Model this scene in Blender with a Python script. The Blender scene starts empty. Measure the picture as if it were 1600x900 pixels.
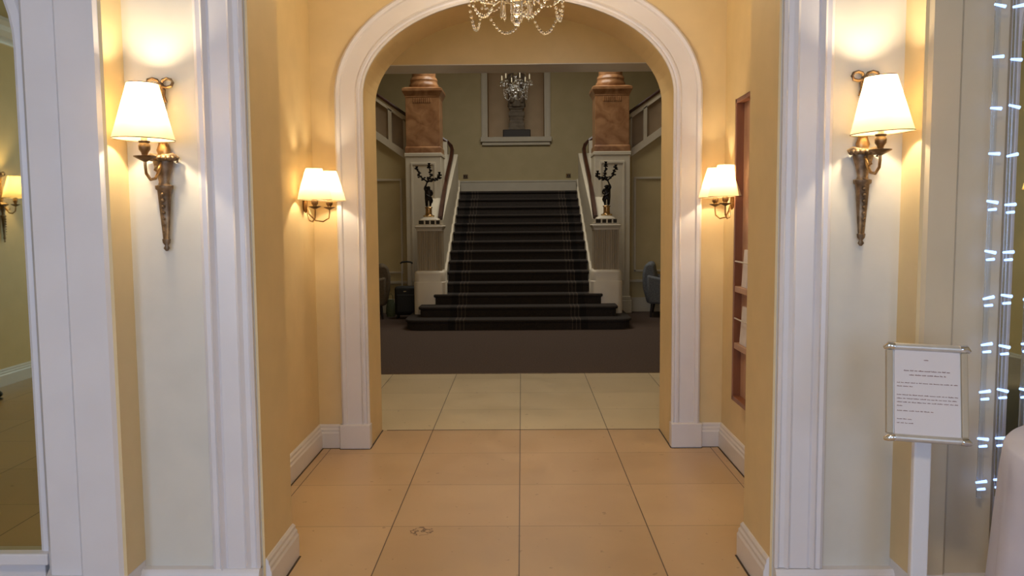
import bpy, math, random
from mathutils import Vector, Matrix
PI = math.pi
sc = bpy.context.scene
C = sc.collection

# ------------------------------------------------------------------ camera, sky, exposure
YAW, PITCH, ROLL = math.radians(0.706), math.radians(4.684), math.radians(-0.45)
EYE = 1.42
cam = bpy.data.cameras.new('camera'); cam.lens = 28.8; cam.sensor_width = 36; cam.clip_start = 0.05
camo = bpy.data.objects.new('camera', cam); C.objects.link(camo)
camo.matrix_world = (Matrix.Translation((0, 0, EYE)) @ Matrix.Rotation(YAW, 4, 'Z')
                     @ Matrix.Rotation(PI/2 - PITCH, 4, 'X') @ Matrix.Rotation(ROLL, 4, 'Z'))
sc.camera = camo
w = bpy.data.worlds.new('world'); sc.world = w; w.use_nodes = True
w.node_tree.nodes['Background'].inputs[0].default_value = (0.55, 0.72, 1.0, 1)
w.node_tree.nodes['Background'].inputs[1].default_value = 1.0
sc.view_settings.view_transform = 'Standard'; sc.view_settings.look = 'None'
sc.view_settings.gamma = 1; sc.view_settings.use_curve_mapping = False
sc.view_settings.exposure = 0.52

def area(name, loc, rot, sx, sy, power, col):
    l = bpy.data.lights.new(name, 'AREA'); l.shape = 'RECTANGLE'; l.size = sx; l.size_y = sy
    l.energy = power; l.color = col
    o = bpy.data.objects.new(name, l); o.location = loc; o.rotation_euler = rot; C.objects.link(o); return o
# daylight in the three lobby windows behind the viewer, plus a fill light added over the stairs
for x, p in ((-2.6, 60), (0.0, 38), (2.6, 17)):
    area('window_daylight', (x, -4.42, 1.75), (PI/2, 0, 0), 1.1, 2.1, p, (0.46, 0.66, 1.0))
area('added_hall_fill', (0, 11.8, 5.1), (0, 0, 0), 2.4, 2.0, 62, (1.0, 0.90, 0.72))
BULB = (1.0, 0.78, 0.48)
FRONT_W, VEST_W, LOBBY_W, CHAND_W, PASS_W, CEIL_W = 8.5, 4.7, 9.0, 4.3, 5.0, 22

# ------------------------------------------------------------------ materials
def mat(name, col, rough=0.5, metal=0.0, **kw):
    m = bpy.data.materials.new(name); m.use_nodes = True
    b = m.node_tree.nodes['Principled BSDF']
    b.inputs['Base Color'].default_value = (*col, 1); b.inputs['Roughness'].default_value = rough
    b.inputs['Metallic'].default_value = metal
    for k, v in kw.items(): b.inputs[k.replace('_', ' ')].default_value = v
    return m
def N(m, t, **kw):
    n = m.node_tree.nodes.new(t)
    for k, v in kw.items(): setattr(n, k, v)
    return n
def L(m, a, b): m.node_tree.links.new(a, b)
def noisy(name, c1, c2, scale, rough=0.5, detail=3, metal=0.0, stretch=(1, 1, 1), bump=0.0, p0=0.35, p1=0.65, distort=0.0):
    m = mat(name, c1, rough, metal); b = m.node_tree.nodes['Principled BSDF']
    tc = N(m, 'ShaderNodeTexCoord'); mp = N(m, 'ShaderNodeMapping'); mp.inputs['Scale'].default_value = stretch
    nz = N(m, 'ShaderNodeTexNoise'); nz.inputs['Scale'].default_value = scale; nz.inputs['Detail'].default_value = detail
    nz.inputs['Distortion'].default_value = distort
    cr = N(m, 'ShaderNodeValToRGB'); cr.color_ramp.elements[0].position = p0; cr.color_ramp.elements[1].position = p1
    cr.color_ramp.elements[0].color = (*c1, 1); cr.color_ramp.elements[1].color = (*c2, 1)
    L(m, tc.outputs['Object'], mp.inputs[0]); L(m, mp.outputs[0], nz.inputs[0]); L(m, nz.outputs[0], cr.inputs[0])
    L(m, cr.outputs[0], b.inputs['Base Color'])
    if bump:
        bp = N(m, 'ShaderNodeBump'); bp.inputs['Strength'].default_value = bump; bp.inputs['Distance'].default_value = 0.01
        L(m, nz.outputs[0], bp.inputs['Height']); L(m, bp.outputs[0], b.inputs['Normal'])
    return m
def math_node(m, op, a, b=None, c=None):
    n = N(m, 'ShaderNodeMath', operation=op)
    for i, v in enumerate((a, b, c)):
        if v is None: continue
        if isinstance(v, (int, float)): n.inputs[i].default_value = v
        else: L(m, v, n.inputs[i])
    return n.outputs[0]
def tile_mat(name, c1, c2, grout, ox, oy, sx, sy, gw=0.005, stain=None):
    m = mat(name, c1, 0.33); b = m.node_tree.nodes['Principled BSDF']
    tc = N(m, 'ShaderNodeTexCoord'); sp = N(m, 'ShaderNodeSeparateXYZ'); L(m, tc.outputs['Object'], sp.inputs[0])
    u = math_node(m, 'DIVIDE', math_node(m, 'SUBTRACT', sp.outputs[0], ox), sx)
    v = math_node(m, 'DIVIDE', math_node(m, 'SUBTRACT', sp.outputs[1], oy), sy)
    def edge(t, s):   # distance in metres from the nearest joint
        f = math_node(m, 'FRACT', math_node(m, 'ADD', t, 0.5))
        return math_node(m, 'MULTIPLY', math_node(m, 'ABSOLUTE', math_node(m, 'SUBTRACT', f, 0.5)), s)
    eu, ev = edge(u, sx), edge(v, sy)
    gu = math_node(m, 'LESS_THAN', eu, gw/2); gv = math_node(m, 'MULTIPLY', math_node(m, 'LESS_THAN', ev, gw/2), 0.55)
    g = math_node(m, 'MAXIMUM', gu, gv)
    cb = N(m, 'ShaderNodeCombineXYZ'); L(m, math_node(m, 'FLOOR', u), cb.inputs[0]); L(m, math_node(m, 'FLOOR', v), cb.inputs[1])
    wn = N(m, 'ShaderNodeTexWhiteNoise'); wn.noise_dimensions = '3D'; L(m, cb.outputs[0], wn.inputs['Vector'])
    nz = N(m, 'ShaderNodeTexNoise'); nz.inputs['Scale'].default_value = 3.2; nz.inputs['Detail'].default_value = 5; nz.inputs['Distortion'].default_value = 0.6
    L(m, tc.outputs['Object'], nz.inputs[0])
    f = math_node(m, 'ADD', math_node(m, 'MULTIPLY', wn.outputs['Value'], 0.35), math_node(m, 'MULTIPLY', nz.outputs[0], 0.75))
    mx = N(m, 'ShaderNodeMix', data_type='RGBA'); L(m, f, mx.inputs[0]); mx.inputs[6].default_value = (*c1, 1); mx.inputs[7].default_value = (*c2, 1)
    out = mx.outputs[2]
    # fine pits and wear marks
    n2 = N(m, 'ShaderNodeTexNoise'); n2.inputs['Scale'].default_value = 22; n2.inputs['Detail'].default_value = 6; L(m, tc.outputs['Object'], n2.inputs[0])
    pit = math_node(m, 'MULTIPLY', math_node(m, 'GREATER_THAN', n2.outputs[0], 0.69), 0.35)
    if stain:
        vm = N(m, 'ShaderNodeVectorMath', operation='DISTANCE'); L(m, tc.outputs['Object'], vm.inputs[0]); vm.inputs[1].default_value = stain
        near = math_node(m, 'LESS_THAN', vm.outputs['Value'], 0.055)
        n3 = N(m, 'ShaderNodeTexNoise'); n3.inputs['Scale'].default_value = 26; n3.inputs['Detail'].default_value = 1; L(m, tc.outputs['Object'], n3.inputs[0])
        vein = math_node(m, 'LESS_THAN', math_node(m, 'ABSOLUTE', math_node(m, 'SUBTRACT', n3.outputs[0], 0.5)), 0.035)
        pit = math_node(m, 'MAXIMUM', pit, math_node(m, 'MULTIPLY', math_node(m, 'MULTIPLY', near, vein), 0.9))
    m2 = N(m, 'ShaderNodeMix', data_type='RGBA'); L(m, pit, m2.inputs[0]); L(m, out, m2.inputs[6]); m2.inputs[7].default_value = (0.12, 0.06, 0.03, 1)
    m3 = N(m, 'ShaderNodeMix', data_type='RGBA'); L(m, g, m3.inputs[0]); L(m, m2.outputs[2], m3.inputs[6]); m3.inputs[7].default_value = (*grout, 1)
    L(m, m3.outputs[2], b.inputs['Base Color'])
    rg = math_node(m, 'ADD', 0.24, math_node(m, 'MULTIPLY', nz.outputs[0], 0.2)); L(m, rg, b.inputs['Roughness'])
    bp = N(m, 'ShaderNodeBump'); bp.invert = True; bp.inputs['Strength'].default_value = 0.5; bp.inputs['Distance'].default_value = 0.002
    L(m, g, bp.inputs['Height']); L(m, bp.outputs[0], b.inputs['Normal'])
    return m

M = {}
M['wall'] = noisy('cream_paint', (0.71, 0.565, 0.325), (0.75, 0.595, 0.345), 6, 0.55, bump=0.02)
M['lobbywall'] = noisy('daylit_cream_paint', (0.65, 0.63, 0.58), (0.69, 0.665, 0.61), 6, 0.5, bump=0.02)  # same cream as the other walls, with bluish daylight put into the colour
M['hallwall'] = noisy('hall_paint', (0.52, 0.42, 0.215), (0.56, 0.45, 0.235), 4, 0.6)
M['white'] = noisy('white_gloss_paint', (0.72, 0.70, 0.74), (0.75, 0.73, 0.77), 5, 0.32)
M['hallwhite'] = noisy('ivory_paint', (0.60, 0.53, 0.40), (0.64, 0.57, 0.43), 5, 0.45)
M['ivory'] = noisy('pale_ivory_paint', (0.72, 0.64, 0.51), (0.76, 0.68, 0.54), 5, 0.4)
M['ceil'] = noisy('ceiling_paint', (0.68, 0.60, 0.44), (0.72, 0.64, 0.47), 3, 0.8)
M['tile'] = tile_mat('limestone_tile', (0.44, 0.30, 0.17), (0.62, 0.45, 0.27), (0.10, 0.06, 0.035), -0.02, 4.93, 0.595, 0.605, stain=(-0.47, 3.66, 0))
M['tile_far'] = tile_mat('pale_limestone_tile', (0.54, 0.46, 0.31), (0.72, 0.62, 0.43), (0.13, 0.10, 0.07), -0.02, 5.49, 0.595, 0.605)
M['joint'] = mat('dark_joint', (0.06, 0.04, 0.03), 0.8)
M['carpet'] = noisy('brown_carpet', (0.060, 0.036, 0.025), (0.085, 0.052, 0.036), 60, 0.95, bump=0.3)
M['aged'] = noisy('aged_brass', (0.13, 0.085, 0.05), (0.26, 0.18, 0.11), 40, 0.42, metal=0.65)
M['brass'] = noisy('antique_brass', (0.30, 0.17, 0.07), (0.48, 0.30, 0.13), 30, 0.32, metal=0.9)
M['darkbrass'] = noisy('dark_bronze', (0.10, 0.06, 0.03), (0.22, 0.14, 0.07), 30, 0.4, metal=0.8)
M['bronze'] = noisy('black_bronze', (0.010, 0.008, 0.007), (0.03, 0.022, 0.016), 20, 0.35, metal=0.6)
M['gold'] = mat('polished_gold', (0.80, 0.58, 0.28), 0.18, 1.0)
M['rail'] = noisy('mahogany', (0.040, 0.012, 0.008), (0.065, 0.022, 0.012), 12, 0.3, stretch=(1, 0.2, 1))
M['wood'] = noisy('reddish_wood', (0.20, 0.075, 0.038), (0.30, 0.12, 0.06), 9, 0.38, stretch=(1, 1, 0.15))
M['woodlight'] = noisy('pinkish_wood', (0.42, 0.25, 0.18), (0.50, 0.31, 0.22), 9, 0.45, stretch=(1, 1, 0.15))
M['marble'] = noisy('ochre_marble', (0.24, 0.105, 0.040), (0.42, 0.215, 0.095), 5, 0.3, detail=8, distort=1.2)
M['stone'] = noisy('weathered_stone', (0.20, 0.16, 0.12), (0.30, 0.25, 0.19), 8, 0.8, bump=0.2)
M['darkstone'] = mat('dark_plinth', (0.035, 0.025, 0.02), 0.5)
M['niche'] = noisy('niche_paint', (0.64, 0.48, 0.30), (0.70, 0.53, 0.34), 4, 0.8)
M['mirror'] = mat('aged_mirror', (0.44, 0.41, 0.24), 0.015, 1.0)
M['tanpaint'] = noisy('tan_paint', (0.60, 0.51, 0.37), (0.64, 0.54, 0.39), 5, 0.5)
M['infill'] = noisy('brown_infill', (0.27, 0.19, 0.11), (0.31, 0.22, 0.13), 5, 0.6)
M['silverframe'] = mat('mirror_bevel', (0.55, 0.57, 0.60), 0.25, 0.7)
M['paper'] = noisy('white_paper', (0.66, 0.63, 0.67), (0.69, 0.66, 0.70), 4, 0.7)
M['ink'] = mat('faded_print', (0.22, 0.12, 0.12), 0.8)
M['alu'] = noisy('satin_aluminium', (0.60, 0.58, 0.56), (0.68, 0.66, 0.63), 20, 0.35, metal=0.55)
M['sideplastic'] = mat('beige_plastic', (0.42, 0.36, 0.27), 0.35)
M['chrome'] = mat('chrome', (0.75, 0.75, 0.75), 0.12, 1.0)
M['postwhite'] = mat('white_post', (0.70, 0.70, 0.74), 0.4)
M['cloth'] = noisy('white_tablecloth', (0.56, 0.57, 0.74), (0.61, 0.62, 0.79), 5, 0.85, bump=0.05)
M['case'] = noisy('black_nylon', (0.008, 0.009, 0.009), (0.014, 0.015, 0.015), 120, 0.6)
M['greychair'] = noisy('grey_upholstery', (0.12, 0.13, 0.14), (0.17, 0.18, 0.19), 50, 0.9)
M['olivechair'] = noisy('brown_upholstery', (0.10, 0.075, 0.045), (0.14, 0.10, 0.06), 50, 0.9)
M['greenbag'] = noisy('green_cloth', (0.10, 0.12, 0.06), (0.13, 0.15, 0.08), 30, 0.9)
M['darkwood'] = mat('dark_wood', (0.02, 0.013, 0.01), 0.4)
M['candle'] = mat('candle_sleeve', (0.75, 0.68, 0.5), 0.5)
M['glass'] = mat('crystal', (0.97, 0.97, 0.95), 0.03, 0.0, Transmission_Weight=1.0, IOR=1.5)
M['flute'] = noisy('fluted_panel', (0.36, 0.30, 0.21), (0.48, 0.40, 0.28), 3, 0.6, stretch=(14, 1, 0.2))
M['screen'] = mat('black_glass', (0.02, 0.02, 0.02), 0.1)
M['clear'] = mat('clear_acrylic', (0.85, 0.90, 0.95), 0.08, 0.0, Transmission_Weight=0.92, IOR=1.35)
def shade_mat():
    m = bpy.data.materials.new('cream_fabric_shade'); m.use_nodes = True; nt = m.node_tree
    for n in list(nt.nodes): nt.nodes.remove(n)
    o = N(m, 'ShaderNodeOutputMaterial'); t = N(m, 'ShaderNodeBsdfTranslucent'); d = N(m, 'ShaderNodeBsdfDiffuse'); x = N(m, 'ShaderNodeMixShader')
    t.inputs[0].default_value = (0.80, 0.66, 0.42, 1); d.inputs[0].default_value = (0.80, 0.72, 0.55, 1); x.inputs[0].default_value = 0.38
    L(m, d.outputs[0], x.inputs[1]); L(m, t.outputs[0], x.inputs[2]); L(m, x.outputs[0], o.inputs[0]); return m
M['shade'] = shade_mat()
def emit(name, col, s):
    m = bpy.data.materials.new(name); m.use_nodes = True; b = m.node_tree.nodes['Principled BSDF']
    b.inputs['Base Color'].default_value = (*col, 1); b.inputs['Emission Color'].default_value = (*col, 1); b.inputs['Emission Strength'].default_value = s; return m
M['bulb'] = emit('lit_bulb', (1.0, 0.8, 0.5), 12)
M['led'] = emit('blue_white_led', (0.30, 0.48, 1.0), 1.7)
def stair_mat():
    m = noisy('stair_carpet', (0.020, 0.015, 0.012), (0.033, 0.024, 0.018), 70, 0.95, bump=0.3); b = m.node_tree.nodes['Principled BSDF']
    cr = [n for n in m.node_tree.nodes if n.type == 'VALTORGB'][0]
    tc = N(m, 'ShaderNodeTexCoord'); sp = N(m, 'ShaderNodeSeparateXYZ'); L(m, tc.outputs['Object'], sp.inputs[0])
    ax = math_node(m, 'ABSOLUTE', math_node(m, 'ADD', sp.outputs[0], 0.055))
    tot = None
    for x in (0.71, 0.76, 0.81):
        s = math_node(m, 'LESS_THAN', math_node(m, 'ABSOLUTE', math_node(m, 'SUBTRACT', ax, x)), 0.006)
        tot = s if tot is None else math_node(m, 'MAXIMUM', tot, s)
    mx = N(m, 'ShaderNodeMix', data_type='RGBA'); L(m, math_node(m, 'MULTIPLY', tot, 0.8), mx.inputs[0]); L(m, cr.outputs[0], mx.inputs[6]); mx.inputs[7].default_value = (0.10, 0.075, 0.055, 1)
    dk = math_node(m, 'MULTIPLY', math_node(m, 'LESS_THAN', math_node(m, 'ABSOLUTE', math_node(m, 'SUBTRACT', ax, 0.87)), 0.045), 0.6)
    m2 = N(m, 'ShaderNodeMix', data_type='RGBA'); L(m, dk, m2.inputs[0]); L(m, mx.outputs[2], m2.inputs[6]); m2.inputs[7].default_value = (0.004, 0.003, 0.003, 1)
    L(m, m2.outputs[2], b.inputs['Base Color']); return m
M['stair'] = stair_mat()

# ------------------------------------------------------------------ mesh helpers
class MB:
    def __init__(s): s.v = []; s.f = []
    def add(s, vs, fs):
        k = len(s.v); s.v += [tuple(p) for p in vs]; s.f += [tuple(i + k for i in f) for f in fs]; return s
    def box(s, x0, x1, y0, y1, z0, z1):
        return s.add([(x0,y0,z0),(x1,y0,z0),(x1,y1,z0),(x0,y1,z0),(x0,y0,z1),(x1,y0,z1),(x1,y1,z1),(x0,y1,z1)],
                     [(0,3,2,1),(4,5,6,7),(0,1,5,4),(1,2,6,5),(2,3,7,6),(3,0,4,7)])
    def lathe(s, prof, c=(0,0,0), n=24, cap=True, sx=1, sy=1, a0=0.0):
        vs = []; fs = []; k = len(prof)
        for i in range(n):
            a = a0 + 2*PI*i/n
            for r, z in prof: vs.append((c[0]+r*math.cos(a)*sx, c[1]+r*math.sin(a)*sy, c[2]+z))
        for i in range(n):
            j = (i+1) % n
            for q in range(k-1): fs.append((i*k+q, j*k+q, j*k+q+1, i*k+q+1))
        if cap:
            fs.append(tuple(i*k for i in range(n))[::-1]); fs.append(tuple(i*k+k-1 for i in range(n)))
        return s.add(vs, fs)
    def tube(s, pts, r, n=8, cap=True):
        pts = [Vector(p) for p in pts]; rs = r if isinstance(r, (list, tuple)) else [r]*len(pts)
        vs = []; fs = []; up = None
        for i, p in enumerate(pts):
            t = (pts[min(i+1, len(pts)-1)] - pts[max(i-1, 0)]).normalized()
            if up is None: up = Vector((0,0,1)) if abs(t.z) < 0.9 else Vector((1,0,0))
            a = t.cross(up); a = a.normalized() if a.length > 1e-5 else Vector((1,0,0)); b = t.cross(a).normalized(); up = -b if False else up
            for k in range(n):
                g = 2*PI*k/n; vs.append(p + a*rs[i]*math.cos(g) + b*rs[i]*math.sin(g))
        for i in range(len(pts)-1):
            for k in range(n):
                k2 = (k+1) % n; fs.append((i*n+k, i*n+k2, (i+1)*n+k2, (i+1)*n+k))
        if cap: fs.append(tuple(range(n))[::-1]); fs.append(tuple((len(pts)-1)*n+k for k in range(n)))
        return s.add(vs, fs)
    def ball(s, c, r, n=8, m=6, sc=(1,1,1)):
        prof = [(max(1e-4, r*math.sin(PI*i/m)), -r*math.cos(PI*i/m)) for i in range(m+1)]
        k0 = len(s.v); s.lathe(prof, (0,0,0), n, cap=False)
        for i in range(k0, len(s.v)):
            x, y, z = s.v[i]; s.v[i] = (c[0]+x*sc[0], c[1]+y*sc[1], c[2]+z*sc[2])
        return s
    def prism(s, poly, z0, z1):        # poly in xy
        n = len(poly); vs = [(x,y,z0) for x,y in poly] + [(x,y,z1) for x,y in poly]
        return s.add(vs, [tuple(range(n))[::-1], tuple(range(n,2*n))] + [(i,(i+1)%n,(i+1)%n+n,i+n) for i in range(n)])
    def prism_y(s, poly, y0, y1):      # poly in xz
        n = len(poly); vs = [(x,y0,z) for x,z in poly] + [(x,y1,z) for x,z in poly]
        return s.add(vs, [tuple(range(n)), tuple(range(n,2*n))[::-1]] + [(i,i+n,(i+1)%n+n,(i+1)%n) for i in range(n)])
    def prism_x(s, poly, x0, x1):      # poly in yz
        n = len(poly); vs = [(x0,y,z) for y,z in poly] + [(x1,y,z) for y,z in poly]
        return s.add(vs, [tuple(range(n)), tuple(range(n,2*n))[::-1]] + [(i,i+n,(i+1)%n+n,(i+1)%n) for i in range(n)])
    def sweep(s, path, prof, closed=False):
        """path: list of (point, sideways vector, up vector); prof: closed list of (a, b)."""
        n = len(prof); vs = []
        for p, a, b in path:
            for u, v in prof: vs.append(Vector(p) + Vector(a)*u + Vector(b)*v)
        fs = []
        for i in range(len(path)-1):
            for k in range(n): fs.append((i*n+k, i*n+(k+1)%n, (i+1)*n+(k+1)%n, (i+1)*n+k))
        fs.append(tuple(range(n))[::-1]); fs.append(tuple((len(path)-1)*n+k for k in range(n)))
        return s.add(vs, fs)
    def xf(s, mtx):
        s.v = [tuple(mtx @ Vector(p)) for p in s.v]; return s
    def build(s, name, m, parent=None, smooth=False, bevel=0, angle=40, sub=0):
        me = bpy.data.meshes.new(name); me.from_pydata(s.v, [], s.f); me.materials.append(m)
        import bmesh
        bm = bmesh.new(); bm.from_mesh(me); bmesh.ops.remove_doubles(bm, verts=bm.verts, dist=1e-6)
        bmesh.ops.recalc_face_normals(bm, faces=bm.faces); bm.to_mesh(me); bm.free()
        if smooth:
            me.polygons.foreach_set('use_smooth', [True]*len(me.polygons)); me.set_sharp_from_angle(angle=math.radians(angle))
        o = bpy.data.objects.new(name, me); C.objects.link(o)
        if parent is not None: o.parent = parent
        if bevel:
            b = o.modifiers.new('bevel', 'BEVEL'); b.width = bevel; b.segments = 2; b.limit_method = 'ANGLE'
        if sub:
            q = o.modifiers.new('sub', 'SUBSURF'); q.levels = sub; q.render_levels = sub
        return o
def struct(o): o['kind'] = 'structure'; return o
def tag(o, label, cat, group=None):
    o['label'] = label; o['category'] = cat
    if group: o['group'] = group
    return o
def thing(name, loc, label, cat, group=None, rz=0.0):
    o = bpy.data.objects.new(name, None); o.empty_display_size = 0.1; C.objects.link(o)
    o.location = loc; o.rotation_euler = (0, 0, rz); return tag(o, label, cat, group)
def copy_tree(o, parent=None):
    c = o.copy(); C.objects.link(c); c.parent = parent
    for ch in list(o.children): copy_tree(ch, c)
    return c
def bulb_light(name, loc, W, parent=None, r=0.018, col=BULB):
    l = bpy.data.lights.new(name, 'POINT'); l.energy = W; l.color = col; l.shadow_soft_size = r
    o = bpy.data.objects.new(name, l); C.objects.link(o); o.location = loc
    if parent: o.parent = parent
    return o

# ------------------------------------------------------------------ arches
def arch_curve(cx, a, zs, b, n=40):
    return [(cx + a*math.cos(PI - PI*i/n), zs + b*math.sin(PI*i/n)) for i in range(n+1)]
def arch_wall(name, x0, x1, ztop, cx, a, zs, b, y0, y1, m, n=40):
    """wall with an arched opening: front and back faces, the reveal, ends and top"""
    c = [(cx-a, 0.0)] + arch_curve(cx, a, zs, b, n) + [(cx+a, 0.0)]
    mb = MB()
    for y in (y0, y1):
        k = len(mb.v)
        mb.add([(x0,y,0),(cx-a,y,0),(cx-a,y,ztop),(x0,y,ztop)], [(0,1,2,3)])
        mb.add([(cx+a,y,0),(x1,y,0),(x1,y,ztop),(cx+a,y,ztop)], [(0,1,2,3)])
        cc = c[1:-1]
        for i in range(len(cc)-1):
            (xa,za),(xb,zb) = cc[i], cc[i+1]
            mb.add([(xa,y,za),(xb,y,zb),(xb,y,ztop),(xa,y,ztop)], [(0,1,2,3)])
    for i in range(len(c)-1):
        (xa,za),(xb,zb) = c[i], c[i+1]
        mb.add([(xa,y0,za),(xb,y0,zb),(xb,y1,zb),(xa,y1,za)], [(0,1,2,3)])
    mb.add([(x0,y0,0),(x0,y1,0),(x0,y1,ztop),(x0,y0,ztop)], [(0,1,2,3)])
    mb.add([(x1,y0,0),(x1,y1,0),(x1,y1,ztop),(x1,y0,ztop)], [(0,1,2,3)])
    mb.add([(x0,y0,ztop),(x1,y0,ztop),(x1,y1,ztop),(x0,y1,ztop)], [(0,1,2,3)])
    me_o = mb.build(name, m); me_o.data.polygons.foreach_set('use_smooth', [False]*len(me_o.data.polygons))
    return struct(me_o)
def casing(name, cx, a, zs, b, y, prof, m, z0=0.0, n=48):
    """moulded architrave round an arch; prof = (outward, towards the viewer)"""
    path = [((cx-a, y, z0), (-1,0,0), (0,-1,0))]
    for i in range(n+1):
        t = PI - PI*i/n; p = (cx + a*math.cos(t), y, zs + b*math.sin(t))
        nv = Vector((b*math.cos(t), 0, a*math.sin(t))).normalized()
        path.append((p, tuple(nv), (0,-1,0)))
    path.append(((cx+a, y, z0), (1,0,0), (0,-1,0)))
    o = MB().sweep(path, prof).build(name, m, smooth=True, angle=25); return struct(o)
def ring_line(x, y, nx, ny): return ((x, y, 0), (nx, ny, 0), (0, 0, 1))
def mould_run(name, pts, norms, prof, m):
    """moulding run along floor points; norms point out of the wall (mitred at corners)"""
    o = MB().sweep([ring_line(p[0], p[1], nn[0], nn[1]) for p, nn in zip(pts, norms)], prof).build(name, m, smooth=True, angle=25)
    return struct(o)
BASE = [(0,0),(0.022,0),(0.022,0.095),(0.017,0.105),(0.017,0.118),(0.011,0.127),(0.011,0.140),(0.004,0.150),(0,0.150)]

ACX, AA, AZ, AB = -0.017, 0.945, 2.185, 0.575      # the inner arch
FCX, FA, FZ, FB = -0.028, 0.960, 2.42, 0.60       # the nearer arch
YF0, YF1, YA0, YA1 = 3.0, 3.36, 5.07, 5.49
XL, XR = -1.285, 1.245
CEIL = 3.4

# floors
def flat(name, x0, x1, y0, y1, z, m, t=0.05): return struct(MB().box(x0, x1, y0, y1, z-t, z).build(name, m))
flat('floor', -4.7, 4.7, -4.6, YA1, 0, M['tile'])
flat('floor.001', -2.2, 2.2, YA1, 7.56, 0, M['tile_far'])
struct(MB().box(-0.93, 0.93, YA1-0.004, YA1+0.004, 0, 0.0015).build('trim_1', M['joint']))
flat('floor.002', -4.2, 4.2, 7.56, 16.4, 0, M['carpet'])
struct(MB().box(-1.6, 1.6, 7.545, 7.565, 0, 0.004).build('trim_2', M['darkbrass']))
# walls of the near opening, vestibule and inner arch
arch_wall('wall_front', -4.7, 4.7, CEIL, FCX, FA, FZ, FB, YF0, YF1, M['lobbywall'])
# the reveal of the near arch keeps the plain cream, no daylight in its colour: a thin lining
lin = MB(); cc = [(FCX-FA, 0.0)] + arch_curve(FCX, FA, FZ, FB) + [(FCX+FA, 0.0)]
ci = [(FCX-FA+0.008, 0.0)] + arch_curve(FCX, FA-0.008, FZ, FB-0.008) + [(FCX+FA-0.008, 0.0)]
for i in range(len(cc)-1):
    for y in (YF0-0.002, YF1+0.002):
        lin.add([(cc[i][0],y,cc[i][1]),(cc[i+1][0],y,cc[i+1][1]),(ci[i+1][0],y,ci[i+1][1]),(ci[i][0],y,ci[i][1])], [(0,1,2,3)])
    lin.add([(ci[i][0],YF0-0.002,ci[i][1]),(ci[i+1][0],YF0-0.002,ci[i+1][1]),(ci[i+1][0],YF1+0.002,ci[i+1][1]),(ci[i][0],YF1+0.002,ci[i][1])], [(0,1,2,3)])
struct(lin.build('wall_front_reveal', M['wall']))
arch_wall('wall_back', -2.3, 2.3, CEIL, ACX, AA, AZ, AB, YA0, YA1, M['wall'])
struct(MB().box(XL-0.12, XL, YF1, YA0, 0, CEIL).build('wall_left', M['wall']))
struct(MB().box(XR, XR+0.12, YF1, YA0, 0, CEIL).build('wall_right', M['wall']))
struct(MB().box(-4.7, 4.7, -4.6, YA1, CEIL, CEIL+0.1).build('ceiling', M['ceil']))
# passage behind the inner arch
struct(MB().box(-1.9, -1.8, YA1, 7.55, 0, CEIL).build('wall_passage_left', M['wall']))
struct(MB().box(1.8, 1.9, YA1, 7.55, 0, CEIL).build('wall_passage_right', M['wall']))
struct(MB().box(-2.3, 2.3, YA1, 7.55, CEIL, CEIL+0.1).build('ceiling.001', M['ceil']))
lint = MB().box(-4.2, -1.75, 7.55, 7.96, 0, 5.2).box(1.75, 4.2, 7.55, 7.96, 0, 5.2).box(-1.75, 1.75, 7.55, 7.96, 2.835, 5.2)
struct(lint.build('wall_hall_front', M['wall']))
struct(MB().box(-1.75, 1.75, 7.548, 7.962, 2.829, 2.836).build('trim_3', M['white']))
# unseen ceiling lamp added to brighten the passage, above the sight line
t = thing('added_ceiling_lamp', (0, 5.95, CEIL), 'unseen ceiling lamp added to brighten the passage behind the white arch, above the frame', 'ceiling lamp')
MB().lathe([(0.20,0.0),(0.20,-0.03),(0.18,-0.035),(0.18,0.0)], (0,0,0), 32).build('housing', M['brass'], t, smooth=True, angle=40)
MB().lathe([(0.175,-0.01),(0.17,-0.05),(0.12,-0.075),(0.02,-0.085)], (0,0,0), 32).build('diffuser', M['bulb'], t, smooth=True)
pl_ = area('passage_fill', (0, 5.95, CEIL-0.10), (0, 0, 0), 0.3, 0.3, PASS_W, (1.0, 0.84, 0.62)); pl_.data.shape = 'DISK'
# stair hall shell
HX = -0.055
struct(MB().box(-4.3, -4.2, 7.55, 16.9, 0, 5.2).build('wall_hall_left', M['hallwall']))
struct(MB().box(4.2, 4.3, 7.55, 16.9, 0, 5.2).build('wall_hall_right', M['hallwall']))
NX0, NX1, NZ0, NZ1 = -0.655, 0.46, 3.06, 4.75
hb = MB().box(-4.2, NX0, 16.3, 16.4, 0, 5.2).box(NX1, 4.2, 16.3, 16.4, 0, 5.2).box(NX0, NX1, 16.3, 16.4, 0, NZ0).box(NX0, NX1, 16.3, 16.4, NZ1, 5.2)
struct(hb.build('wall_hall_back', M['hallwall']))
nb = MB().box(NX0-0.04, NX0, 16.4, 17.0, NZ0-0.04, NZ1+0.04).box(NX1, NX1+0.04, 16.4, 17.0, NZ0-0.04, NZ1+0.04)
nb.box(NX0, NX1, 16.96, 17.0, NZ0, NZ1).box(NX0, NX1, 16.4, 17.0, NZ0-0.04, NZ0).box(NX0, NX1, 16.4, 17.0, NZ1, NZ1+0.04)
struct(nb.build('wall_niche', M['niche']))
nf = MB().box(NX0-0.12, NX0, 16.27, 16.3, NZ0, NZ1+0.12).box(NX1, NX1+0.12, 16.27, 16.3, NZ0, NZ1+0.12).box(NX0, NX1, 16.27, 16.3, NZ1, NZ1+0.12)
nf.box(NX0-0.10, NX0-0.03, 16.255, 16.27, NZ0, NZ1+0.1).box(NX1+0.03, NX1+0.10, 16.255, 16.27, NZ0, NZ1+0.1)
struct(nf.build('trim_4', M['hallwhite'], bevel=0.004))
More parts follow.
